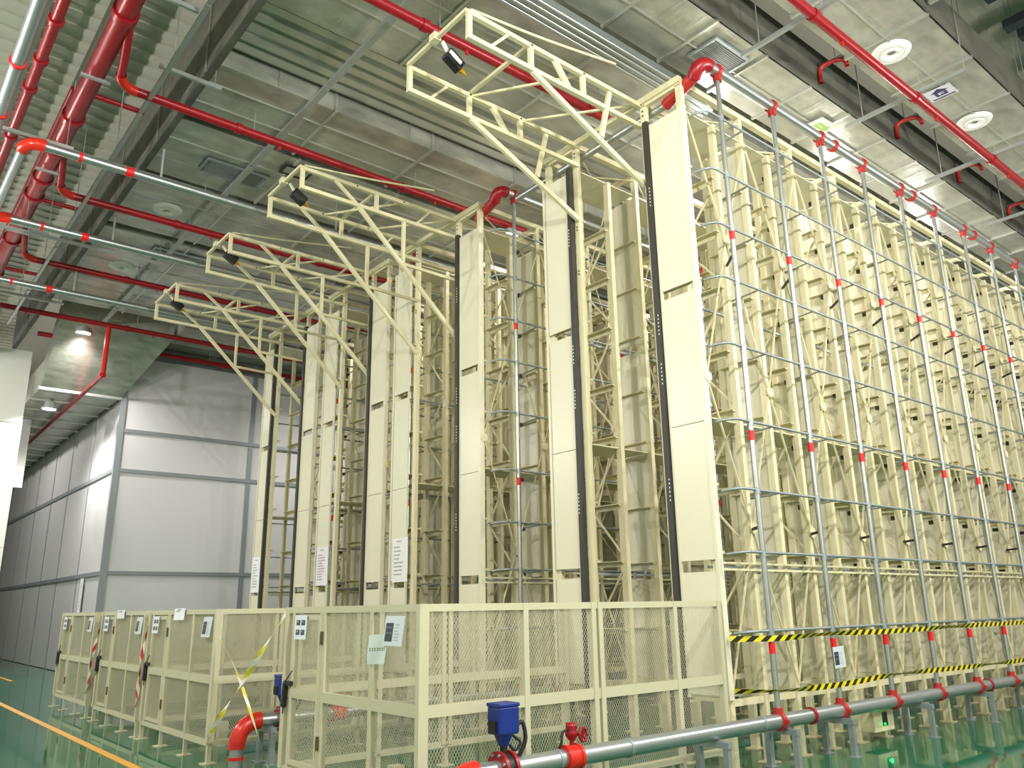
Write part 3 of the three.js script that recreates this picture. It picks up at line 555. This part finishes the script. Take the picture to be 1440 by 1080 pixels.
function pipeSupport(a, b, lab, grp) {
  const t = thing('pipe_support', lab, 'support', [a, 0, b], grp);
  for (const d of [-0.14, 0.2]) { slab(t, 'leg', [a - 0.03, a + 0.03], [0, 0.38], [b + d - 0.03, b + d + 0.03], M.galvPaint); slab(t, 'foot', [a - 0.07, a + 0.07], [0, 0.01], [b + d - 0.06, b + d + 0.06], M.galvPaint); }
  slab(t, 'top_channel', [a - 0.035, a + 0.035], [0.345, 0.405], [b - 0.18, b + 0.24], M.galvPaint);
}
[7.0, 8.2, 9.35, 11.35, 13.3, 15.2, 17.1, 19].forEach((a, i) => pipeSupport(a, 5.4, ORD[i] + ' grey inverted-U support from the valves under the water main by the nearest rack', 'supports of the near water main'));
[4.25, 6.2, 8.2, 10.2].forEach((a, i) => pipeSupport(a, 9.72, ORD[i] + ' grey inverted-U support under the water main between the cages', 'supports of the second water main'));
{ // cabinet with green light
  const t = thing('control_box', 'small cream control box with a dark window and green light between rack feet', 'box', [10.6, 0.12, 5.66]);
  put(t, add(t, 'case', new RoundedBoxGeometry(0.5, 0.3, 0.2, 2, 0.015), M.cream), 10.62, 0.27, 5.62);
  slab(t, 'window', [10.57, 10.69], [0.19, 0.35], [5.512, 5.522], M.glassDark); slab(t, 'indicator', [10.585, 10.625], [0.2, 0.225], [5.505, 5.514], M.ledGreen);
  slab(t, 'lid_lip', [10.37, 10.87], [0.4, 0.425], [5.5, 5.74], M.cream); slab(t, 'mounting_bar', [10.3, 10.95], [0.24, 0.28], [5.7, 5.73], M.cream);
  const l = new THREE.PointLight('#20ff78', 0.02, 0, 2); l.name = 'light'; l.castShadow = true; t.add(l); put(t, l, 10.605, 0.21, 5.48);
}
// hazard tapes along the nearest rack
const stripe = (c1, c2) => { const t = canvasTex(128, 64, (x, w, h) => { x.fillStyle = c1; x.fillRect(0, 0, w, h); x.fillStyle = c2; x.beginPath(); x.moveTo(0, h); x.lineTo(w / 2, h); x.lineTo(w, 0); x.lineTo(w / 2, 0); x.closePath(); x.fill(); }); t.wrapS = THREE.RepeatWrapping; return t; };
const matTape = { yb: new THREE.MeshStandardMaterial({ map: stripe('#e2cf18', '#15140f'), roughness: 0.4, side: THREE.DoubleSide }), yw: new THREE.MeshStandardMaterial({ map: stripe('#e8e6dc', '#dccb2a'), roughness: 0.4, side: THREE.DoubleSide }), rw: new THREE.MeshStandardMaterial({ map: stripe('#ddd0c4', '#b83a34'), roughness: 0.4, side: THREE.DoubleSide }) };
function tape(name, label, pts, width, twist, mat, per, group) {
  const t = thing(name, label, 'tape', pts[0], group), c = new THREE.CatmullRomCurve3(pts.map(p => V(...p).sub(t.position)));
  const N = 120, L = c.getLength(), pos = [], uv = [], idx = [];
  for (let i = 0; i <= N; i++) {
    const u = i / N, p = c.getPointAt(u), d = c.getTangentAt(u), up = new THREE.Vector3(0, 1, 0).addScaledVector(d, -d.y); if (up.length() < 0.3) up.set(0, 0, 1); up.normalize();
    const sd = new THREE.Vector3().crossVectors(d, up), q = twist(u), w = up.multiplyScalar(Math.cos(q)).addScaledVector(sd, Math.sin(q)).multiplyScalar(width / 2);
    pos.push(p.x - w.x, p.y - w.y, p.z - w.z, p.x + w.x, p.y + w.y, p.z + w.z); uv.push(u * L / per, 0, u * L / per, 1);
    if (i < N) { const k = i * 2; idx.push(k, k + 2, k + 1, k + 1, k + 2, k + 3); }
  }
  const g = new THREE.BufferGeometry(); g.setAttribute('position', new THREE.Float32BufferAttribute(pos, 3)); g.setAttribute('uv', new THREE.Float32BufferAttribute(uv, 2)); g.setIndex(idx); g.computeVertexNormals();
  add(t, 'tape_band', g, mat);
}
tape('hazard_tape', 'upper yellow and black striped tape stretched along the nearest rack', [[7.66, 1.335, 5.6], [8.13, 1.33, 5.355], [9.41, 1.345, 5.355], [10.69, 1.33, 5.355], [13.25, 1.34, 5.355], [18, 1.32, 5.355]], 0.062, u => 0.9 * Math.max(0, Math.sin(u * 19 - 1.2)), matTape.yb, 0.17);
tape('hazard_tape', 'lower yellow and black striped tape stretched along the nearest rack', [[7.66, 0.8, 5.6], [8.13, 0.79, 5.355], [9.41, 0.77, 5.355], [10.69, 0.8, 5.355], [13.25, 0.77, 5.355], [18, 0.76, 5.355]], 0.062, u => 1.1 * Math.max(0, Math.sin(u * 23 + 0.4)), matTape.yb, 0.17);
tape('caution_tape', 'yellow and white tape slanting down from the second cage corner', [[3.72, 1.42, 10.05], [3.71, 1.0, 9.35], [3.7, 0.15, 8.35]], 0.04, u => 0.5 * Math.sin(u * 9), matTape.yw, 0.3);
tape('caution_tape', 'yellow and white tape slanting up to the nearest cage corner', [[3.72, 1.68, 8.22], [3.7, 1.1, 9.0], [3.72, 0.35, 10.1]], 0.06, u => 0.7 * Math.sin(u * 12), matTape.yw, 0.42);
for (const [b, w, g] of [[12.98, 'second and third', 0.1], [15.8, 'third and farthest', 0.22]]) {
  tape('caution_tape', `red and white tape hanging in the gap between the ${w} cages`, [[3.71, 1.55, b - g], [3.69, 1.0, b + 0.02], [3.71, 0.4, b + g]], 0.06, u => 0.9 * Math.sin(u * 14), matTape.rw, 0.3);
}
// ------------------------------------------------------------------ mesh cages at the aisle mouths
const meshCache = {};
function meshGeo(w, h) {                              // expanded-metal strands filling w x h in the xy plane
  const k = w.toFixed(3) + h.toFixed(3); if (meshCache[k]) return meshCache[k];
  const P = 0.03, S = 0.6, r = 0.0022, pos = [], idx = [];
  for (const sg of [1, -1]) for (let x0 = -h * S; x0 < w + h * S; x0 += P) {
    let xa = x0, ya = 0, xb = x0 + sg * h * S, yb = h;
    const cl = (x, y, X, Y) => { if (x < 0) return [0, y + (0 - x) / (X - x) * (Y - y)]; if (x > w) return [w, y + (w - x) / (X - x) * (Y - y)]; return [x, y]; };
    if ((xa < 0 && xb < 0) || (xa > w && xb > w)) continue;
    const A = cl(xa, ya, xb, yb), B = cl(xb, yb, xa, ya), dx = B[0] - A[0], dy = B[1] - A[1], L = Math.hypot(dx, dy); if (L < 0.01) continue;
    const nx = -dy / L * r, ny = dx / L * r, z = sg * 0.0012, t = 0.0016, o = pos.length / 3;
    for (const [x, y] of [A, B]) pos.push(x + nx, y + ny, z, x, y, z + t, x - nx, y - ny, z, x, y, z - t);
    for (let i = 0; i < 4; i++) { const j = (i + 1) % 4; idx.push(o + i, o + j, o + 4 + i, o + j, o + 4 + j, o + 4 + i); }
  }
  const g = new THREE.BufferGeometry(); g.setAttribute('position', new THREE.Float32BufferAttribute(pos, 3)); g.setIndex(idx); g.computeVertexNormals(); g.translate(-w / 2, -h / 2, 0); return meshCache[k] = g;
}
const ZT = 1.74, ZM = 0.92, ZB = 0.22;
function cage(b0, b1, label, i) {
  const t = thing('mesh_cage', label, 'cage', [3.75, 0, b0], 'mesh cages'), C = M.creamCage, aF = 3.75, aR = 7.6;
  const meshB = (a, x0, x1, z0, z1) => { const m = add(t, 'mesh_panel', meshGeo(x1 - x0, z1 - z0), M.mesh); m.rotation.y = Math.PI / 2; m.userData.kind = 'stuff'; put(t, m, a, (z0 + z1) / 2, (x0 + x1) / 2); };
  const meshA = (b, x0, x1, z0, z1) => { const m = add(t, 'mesh_panel', meshGeo(x1 - x0, z1 - z0), M.mesh); m.userData.kind = 'stuff'; put(t, m, (x0 + x1) / 2, (z0 + z1) / 2, b); };
  // door side (towards the open floor)
  const w = b1 - b0, fv = [b0, b0 + w * 0.31, b0 + w * 0.67, b1 - 0.14, b1];
  for (const z of [ZT - 0.03, ZM, ZB]) bar(t, 'rail', [aF, z, b0], [aF, z, b1], 0.05, z === ZM ? 0.09 : 0.06, C);
  fv.forEach((b, j) => { const th = j === 0 || j === 4 ? 0.09 : 0.055; bar(t, 'post', [aF, ZB, b], [aF, ZT, b], th, 0.055, C); if (j === 2) bar(t, 'post', [aF - 0.004, ZB, b + 0.06], [aF - 0.004, ZT - 0.02, b + 0.06], 0.045, 0.05, C); });
  for (let j = 0; j < 4; j++) { const x0 = fv[j] + 0.03, x1 = fv[j + 1] - 0.03; if (x1 - x0 < 0.05) continue; meshB(aF + 0.012, x0, x1, ZM + 0.04, ZT - 0.05); meshB(aF + 0.012, x0, x1, ZB + 0.03, ZM - 0.04); }
  const door = new THREE.Group(); door.name = 'door'; t.add(door);
  for (const z of [ZT - 0.1, ZM + 0.005, ZB + 0.07]) bar(door, 'door_rail', [aF - 0.012, z, fv[2] + 0.06], [aF - 0.012, z, fv[3]], 0.03, 0.045, C);
  for (const b of [fv[2] + 0.09, fv[3] - 0.02]) bar(door, 'door_stile', [aF - 0.012, ZB + 0.05, b], [aF - 0.012, ZT - 0.08, b], 0.045, 0.03, C);
  for (const z of [1.45, 0.52]) { const h = slab(door, 'hinge', [aF - 0.045, aF - 0.028], [z - 0.06, z + 0.06], [fv[2] + 0.01, fv[2] + 0.045], M.hinge); }
  // long sides
  const av = [aF, 4.82, 5.66, 5.75, 6.86, aR];
  for (const [b, far] of [[b0, 0], [b1, 1]]) {
    for (const z of [ZT - 0.03, ZM, ZB]) bar(t, 'rail', [aF, z, b], [aR, z, b], 0.05, z === ZM ? 0.09 : 0.06, C);
    av.forEach((a, j) => { if (j) bar(t, 'post', [a, ZB, b], [a, ZT, b], 0.055, j === 1 || j === 4 ? 0.06 : 0.07, C); });
    for (const [x0, x1] of [[aF, 4.82], [4.82, 5.66], [5.75, 6.86], [6.86, aR]]) { meshA(b, x0 + 0.035, x1 - 0.03, ZM + 0.04, ZT - 0.05); meshA(b, x0 + 0.035, x1 - 0.03, ZB + 0.03, ZM - 0.04); }
    for (const a of [aF, 4.82, 5.7, 6.86, aR]) { bar(t, 'foot', [a, 0, b], [a, ZB, b], 0.05, 0.05, C); slab(t, 'foot_plate', [a - 0.08, a + 0.08], [0, 0.01], [b - 0.07, b + 0.07], C); }
  }
  for (const b of [fv[1], fv[2]]) { bar(t, 'foot', [aF, 0, b], [aF, ZB, b], 0.04, 0.04, C); slab(t, 'foot_plate', [aF - 0.08, aF + 0.08], [0, 0.01], [b - 0.07, b + 0.07], C); }
  for (const [a, b] of [[aF - 0.03, b0 + 0.02], [aF - 0.03, b0 - 0.02]]) ring(t, 'bolt', [a, ZT - 0.03, b], [1, 0, 0], 0.008, 0.01, M.bolt, 8);
  // black lock
  const lb = fv[3] + 0.05, l = put(door, add(door, 'lock', new RoundedBoxGeometry(0.05, 0.24, 0.05, 2, 0.012), M.black), aF - 0.05, 0.9, lb + 0.03); l.userData.label = 'black latch lock'; l.rotation.x = 0.08;
  slab(door, 'lock_bolt', [aF - 0.06, aF - 0.025], [0.985, 1.03], [lb - 0.1, lb + 0.05], M.black);
  tube(door, 'lock_tail', [aF - 0.05, 0.79, lb + 0.045], [aF - 0.05, 0.72, lb + 0.05], 0.006, M.black, 6);
  tube(door, 'lock_lever', [aF - 0.05, 1.02, lb + 0.03], [aF - 0.05, 1.13, lb - 0.12], 0.006, M.black, 6);
}
cage(5.70, 8.17, 'cream mesh cage with swing door at the nearest aisle, next to the blue actuator', 0);
cage(10.2, 12.86, 'cream mesh cage at the second aisle, beside the orange pipe elbow', 1);
cage(13.1, 15.55, 'cream mesh cage at the third aisle', 2);
cage(16.05, 18.6, 'cream mesh cage at the farthest aisle', 3);

// ------------------------------------------------------------------ notices and stickers
function sheet(name, label, cat, corner, du, dv, draw, px, group, curl = 0) {  // corner = top-left seen from the reader; du, dv hall vectors
  const t = thing(name, label, cat, corner, group), n = 6, pos = [], uv = [], idx = [];
  const U = V(...du), D = V(...dv), N = new THREE.Vector3().crossVectors(U, D).normalize();
  for (let j = 0; j <= n; j++) for (let i = 0; i <= n; i++) { const u = i / n, v = j / n, c = curl * Math.sin(u * 5 + v * 3) * v; pos.push(U.x * u + D.x * v - N.x * c, U.y * u + D.y * v - N.y * c, U.z * u + D.z * v - N.z * c); uv.push(u, 1 - v); }
  for (let j = 0; j < n; j++) for (let i = 0; i < n; i++) { const k = j * (n + 1) + i; idx.push(k, k + n + 1, k + 1, k + 1, k + n + 1, k + n + 2); }
  const g = new THREE.BufferGeometry(); g.setAttribute('position', new THREE.Float32BufferAttribute(pos, 3)); g.setAttribute('uv', new THREE.Float32BufferAttribute(uv, 2)); g.setIndex(idx); g.computeVertexNormals();
  add(t, 'printed_sheet', g, new THREE.MeshStandardMaterial({ map: canvasTex(px[0], px[1], draw), roughness: 0.55, side: THREE.DoubleSide }));
}
const rows = (x, X, Y, W2, n, dy, col) => { x.fillStyle = col; for (let i = 0; i < n; i++) { const len = W2 * (0.6 + 0.4 * hash(i, n)); for (let p = 0; p < len; p += 9) x.fillRect(X + p, Y + i * dy + (hash(p, i) * 3 | 0), 6, 7 + (hash(i, p) * 3 | 0)); } };
const notice = (bg, title, lines) => (x, w, h) => { x.fillStyle = bg; x.fillRect(0, 0, w, h); if (title) rows(x, w * 0.28, h * 0.07, w * 0.6, 1, 10, title); rows(x, w * 0.12, h * 0.2, w * 0.76, lines, h * 0.7 / lines, '#6b6d7c'); };
sheet('safety_notice', 'white notice with a red title on a rack end panel', 'notice', [7.655, 2.92, 12.64], [0, 0, -0.5], [0, -0.76, 0], notice('#e6e6e4', '#c2303a', 8), [160, 240]);
sheet('safety_notice', 'lilac-white notice on the rack end panel left of the third aisle', 'notice', [7.655, 2.95, 15.6], [0, 0, -0.5], [0, -0.76, 0], notice('#e9e4ea', '#6c6a78', 10), [160, 240]);
sheet('safety_notice', 'narrow white notice on the last rack end panel', 'notice', [7.655, 2.93, 18.92], [0, 0, -0.46], [0, -0.8, 0], notice('#ececf2', '#6c6a78', 9), [160, 240]);
const fourPics = (x, w, h) => { x.fillStyle = '#d6dde6'; x.fillRect(0, 0, w, h); for (const [i, j] of [[0, 0], [1, 0], [0, 1], [1, 1]]) { x.fillStyle = '#3b4148'; x.fillRect(w * (0.14 + 0.4 * i), h * (0.2 + 0.4 * j), w * 0.32, h * 0.22); x.fillStyle = '#8b949a'; x.fillRect(w * (0.18 + 0.4 * i), h * (0.24 + 0.4 * j), w * 0.12, h * 0.07); } };
const photoText = (x, w, h) => { x.fillStyle = '#c9d0d6'; x.fillRect(0, 0, w, h); x.fillStyle = '#2f3640'; x.fillRect(w * 0.06, h * 0.24, w * 0.4, h * 0.62); x.fillStyle = '#59636c'; x.fillRect(w * 0.1, h * 0.36, w * 0.3, h * 0.06); x.fillRect(w * 0.1, h * 0.55, w * 0.3, h * 0.05); rows(x, w * 0.52, h * 0.28, w * 0.4, 6, h * 0.1, '#9aa0a8'); };
const clothPrint = (x, w, h) => { x.fillStyle = '#c3cfcc'; x.fillRect(0, 0, w, h); x.fillStyle = '#5a7d34'; for (let i = 0; i < 7; i++) { const X = w * (0.08 + i * 0.125); x.fillRect(X, h * 0.46, w * 0.09, 4); x.fillRect(X + (i % 2) * 8, h * 0.46, 4, h * 0.09); x.fillRect(X, h * 0.53, w * 0.08, 4); x.fillRect(X + w * 0.04, h * 0.44, 3, h * 0.12); } };
[[8.17, 0, 'on the nearest cage door'], [12.86, 1, 'on the second cage door'], [15.55, 2, 'on the third cage door'], [18.6, 3, 'on the farthest cage door']].forEach(([b1, i, where]) => {
  const w = i === 0 ? 0 : 0.05;
  sheet('picture_notice', 'sheet with four small pictures ' + where, 'notice', [3.71, 1.66, b1 - 0.2], [0, 0, -0.27], [-0.01, -0.23, 0], fourPics, [128, 128]);
  sheet('photo_notice', 'sheet with one dark photograph and text ' + where, 'notice', [3.705, 1.65, b1 - [1.98, 2.28, 2.1, 2.2][i]], [0, 0, -0.3], [-0.015, -0.24, 0.03], photoText, [160, 128]);
});
sheet('cage_sign', 'small white sign board on the top rail of the second cage', 'sign', [3.71, 1.76, 11.75], [0, 0, -0.42], [-0.01, -0.15, 0], notice('#e8eaf0', '#5d6a8c', 1), [128, 64]);
sheet('cage_sign', 'small white sign board on the top rail of the third cage', 'sign', [3.71, 1.76, 14.6], [0, 0, -0.42], [-0.01, -0.13, 0], notice('#d9dade', '#6a6d78', 1), [128, 64]);
sheet('printed_cloth', 'pale plastic bag with green print hung on the nearest cage', 'bag', [3.705, 1.49, 6.47], [0, 0.015, -0.3], [-0.01, -0.24, 0], clothPrint, [160, 140], undefined, 0.012);
sheet('riser_notice', 'white sheet with a dark photograph tied to the second silver riser', 'notice', [9.29, 1.19, 5.35], [0.25, 0.01, 0], [0.01, -0.24, 0], photoText, [160, 128]);
sheet('wall_notice', 'pale strip of large print on the enclosed room wall above the cages', 'notice', [5.88, 2.75, 27.7], [0, 0, -0.42], [0, -1.05, 0], (x, w, h) => { x.fillStyle = '#d4d3d6'; x.fillRect(0, 0, w, h); rows(x, w * 0.3, h * 0.08, w * 0.5, 9, h * 0.1, '#f2f2f4'); }, [96, 220]);
sheet('arrow_sticker', 'white sticker with a dark blue arrow sign on the duct', 'sticker', [12.85, 9.868, 4.62], [0.02, 0, -0.42], [0.38, 0, 0], (x, w, h) => { x.fillStyle = '#cfcdd6'; x.fillRect(0, 0, w, h); x.fillStyle = '#27285e'; x.beginPath(); x.moveTo(w * 0.5, h * 0.1); x.lineTo(w * 0.85, h * 0.38); x.lineTo(w * 0.15, h * 0.38); x.fill(); x.fillRect(w * 0.28, h * 0.36, w * 0.44, h * 0.38); x.fillRect(w * 0.08, h * 0.84, w * 0.84, h * 0.1); x.fillStyle = '#cfcdd6'; x.fillRect(w * 0.38, h * 0.45, w * 0.24, h * 0.05); x.fillRect(w * 0.38, h * 0.56, w * 0.24, h * 0.05); x.fillRect(w * 0.42, h * 0.45, w * 0.05, h * 0.22); }, [128, 128]);
sheet('arrow_sticker', 'white sticker with a light green arrow on the bright duct', 'sticker', [11.65, 9.568, 6.15], [0.5, 0, -0.02], [0.02, 0, -0.36], (x, w, h) => { x.fillStyle = '#dfe0dc'; x.fillRect(0, 0, w, h); x.fillStyle = '#8fc04a'; x.fillRect(w * 0.25, h * 0.32, w * 0.5, h * 0.36); x.beginPath(); x.moveTo(w * 0.7, h * 0.2); x.lineTo(w * 0.92, h * 0.5); x.lineTo(w * 0.7, h * 0.8); x.fill(); x.fillStyle = '#c9dfa4'; x.fillRect(w * 0.35, h * 0.45, w * 0.25, h * 0.08); }, [128, 96]);
[['nearest', 7.05], ['second', 11.42], ['third', 14.4], ['farthest', 17.55]].forEach(([w, b]) => { const t = thing('crane_rail', 'steel floor rail for the stacker crane in the ' + w + ' aisle', 'rail', [4.4, 0, b], 'crane floor rails');
  slab(t, 'rail_foot', [4.4, 18], [0, 0.02], [b - 0.09, b + 0.09], M.galv); slab(t, 'rail_web', [4.4, 18], [0.02, 0.13], [b - 0.015, b + 0.015], M.galvPaint); slab(t, 'rail_head', [4.4, 18], [0.13, 0.17], [b - 0.04, b + 0.04], M.galv); slab(t, 'end_stop', [4.3, 4.42], [0, 0.3], [b - 0.06, b + 0.06], M.creamCage); });
{ const t = thing('cable_coil', 'black cable coil on the floor inside the nearest cage', 'cable', [4.7, 0.0, 6.6]);
  for (let i = 0; i < 4; i++) { const m = put(t, add(t, 'cable_loop', new THREE.TorusGeometry(0.14 - 0.006 * (i % 2), 0.02, 8, 28), M.rubber), 4.7, 0.02 + i * 0.036, 6.6); m.rotation.x = Math.PI / 2; } }
{ // far scaffold rack seen at the end of the corridor
  const t = thing('far_rack', 'distant steel rack frame at the end of the corridor', 'rack', [5, 0, 48]);
  for (let i = 0; i < 6; i++) bar(t, 'post', [2.5 + i * 0.6, 0, 48], [2.5 + i * 0.6, 7.8, 48], 0.06, 0.06, M.cream);
  for (let j = 0; j < 10; j++) bar(t, 'beam', [2.5, 0.6 + j * 0.75, 48], [5.6, 0.6 + j * 0.75, 48], 0.06, 0.08, j % 3 ? M.beam : M.clampRed);
  slab(t, 'back_sheet', [2.3, 5.8], [0, 7.8], [49, 49.05], M.steelDark);
}
scene.traverse(o => { if (o.isMesh) { o.castShadow = true; o.receiveShadow = true; } delete o.__p; });
renderer.render(scene, camera);
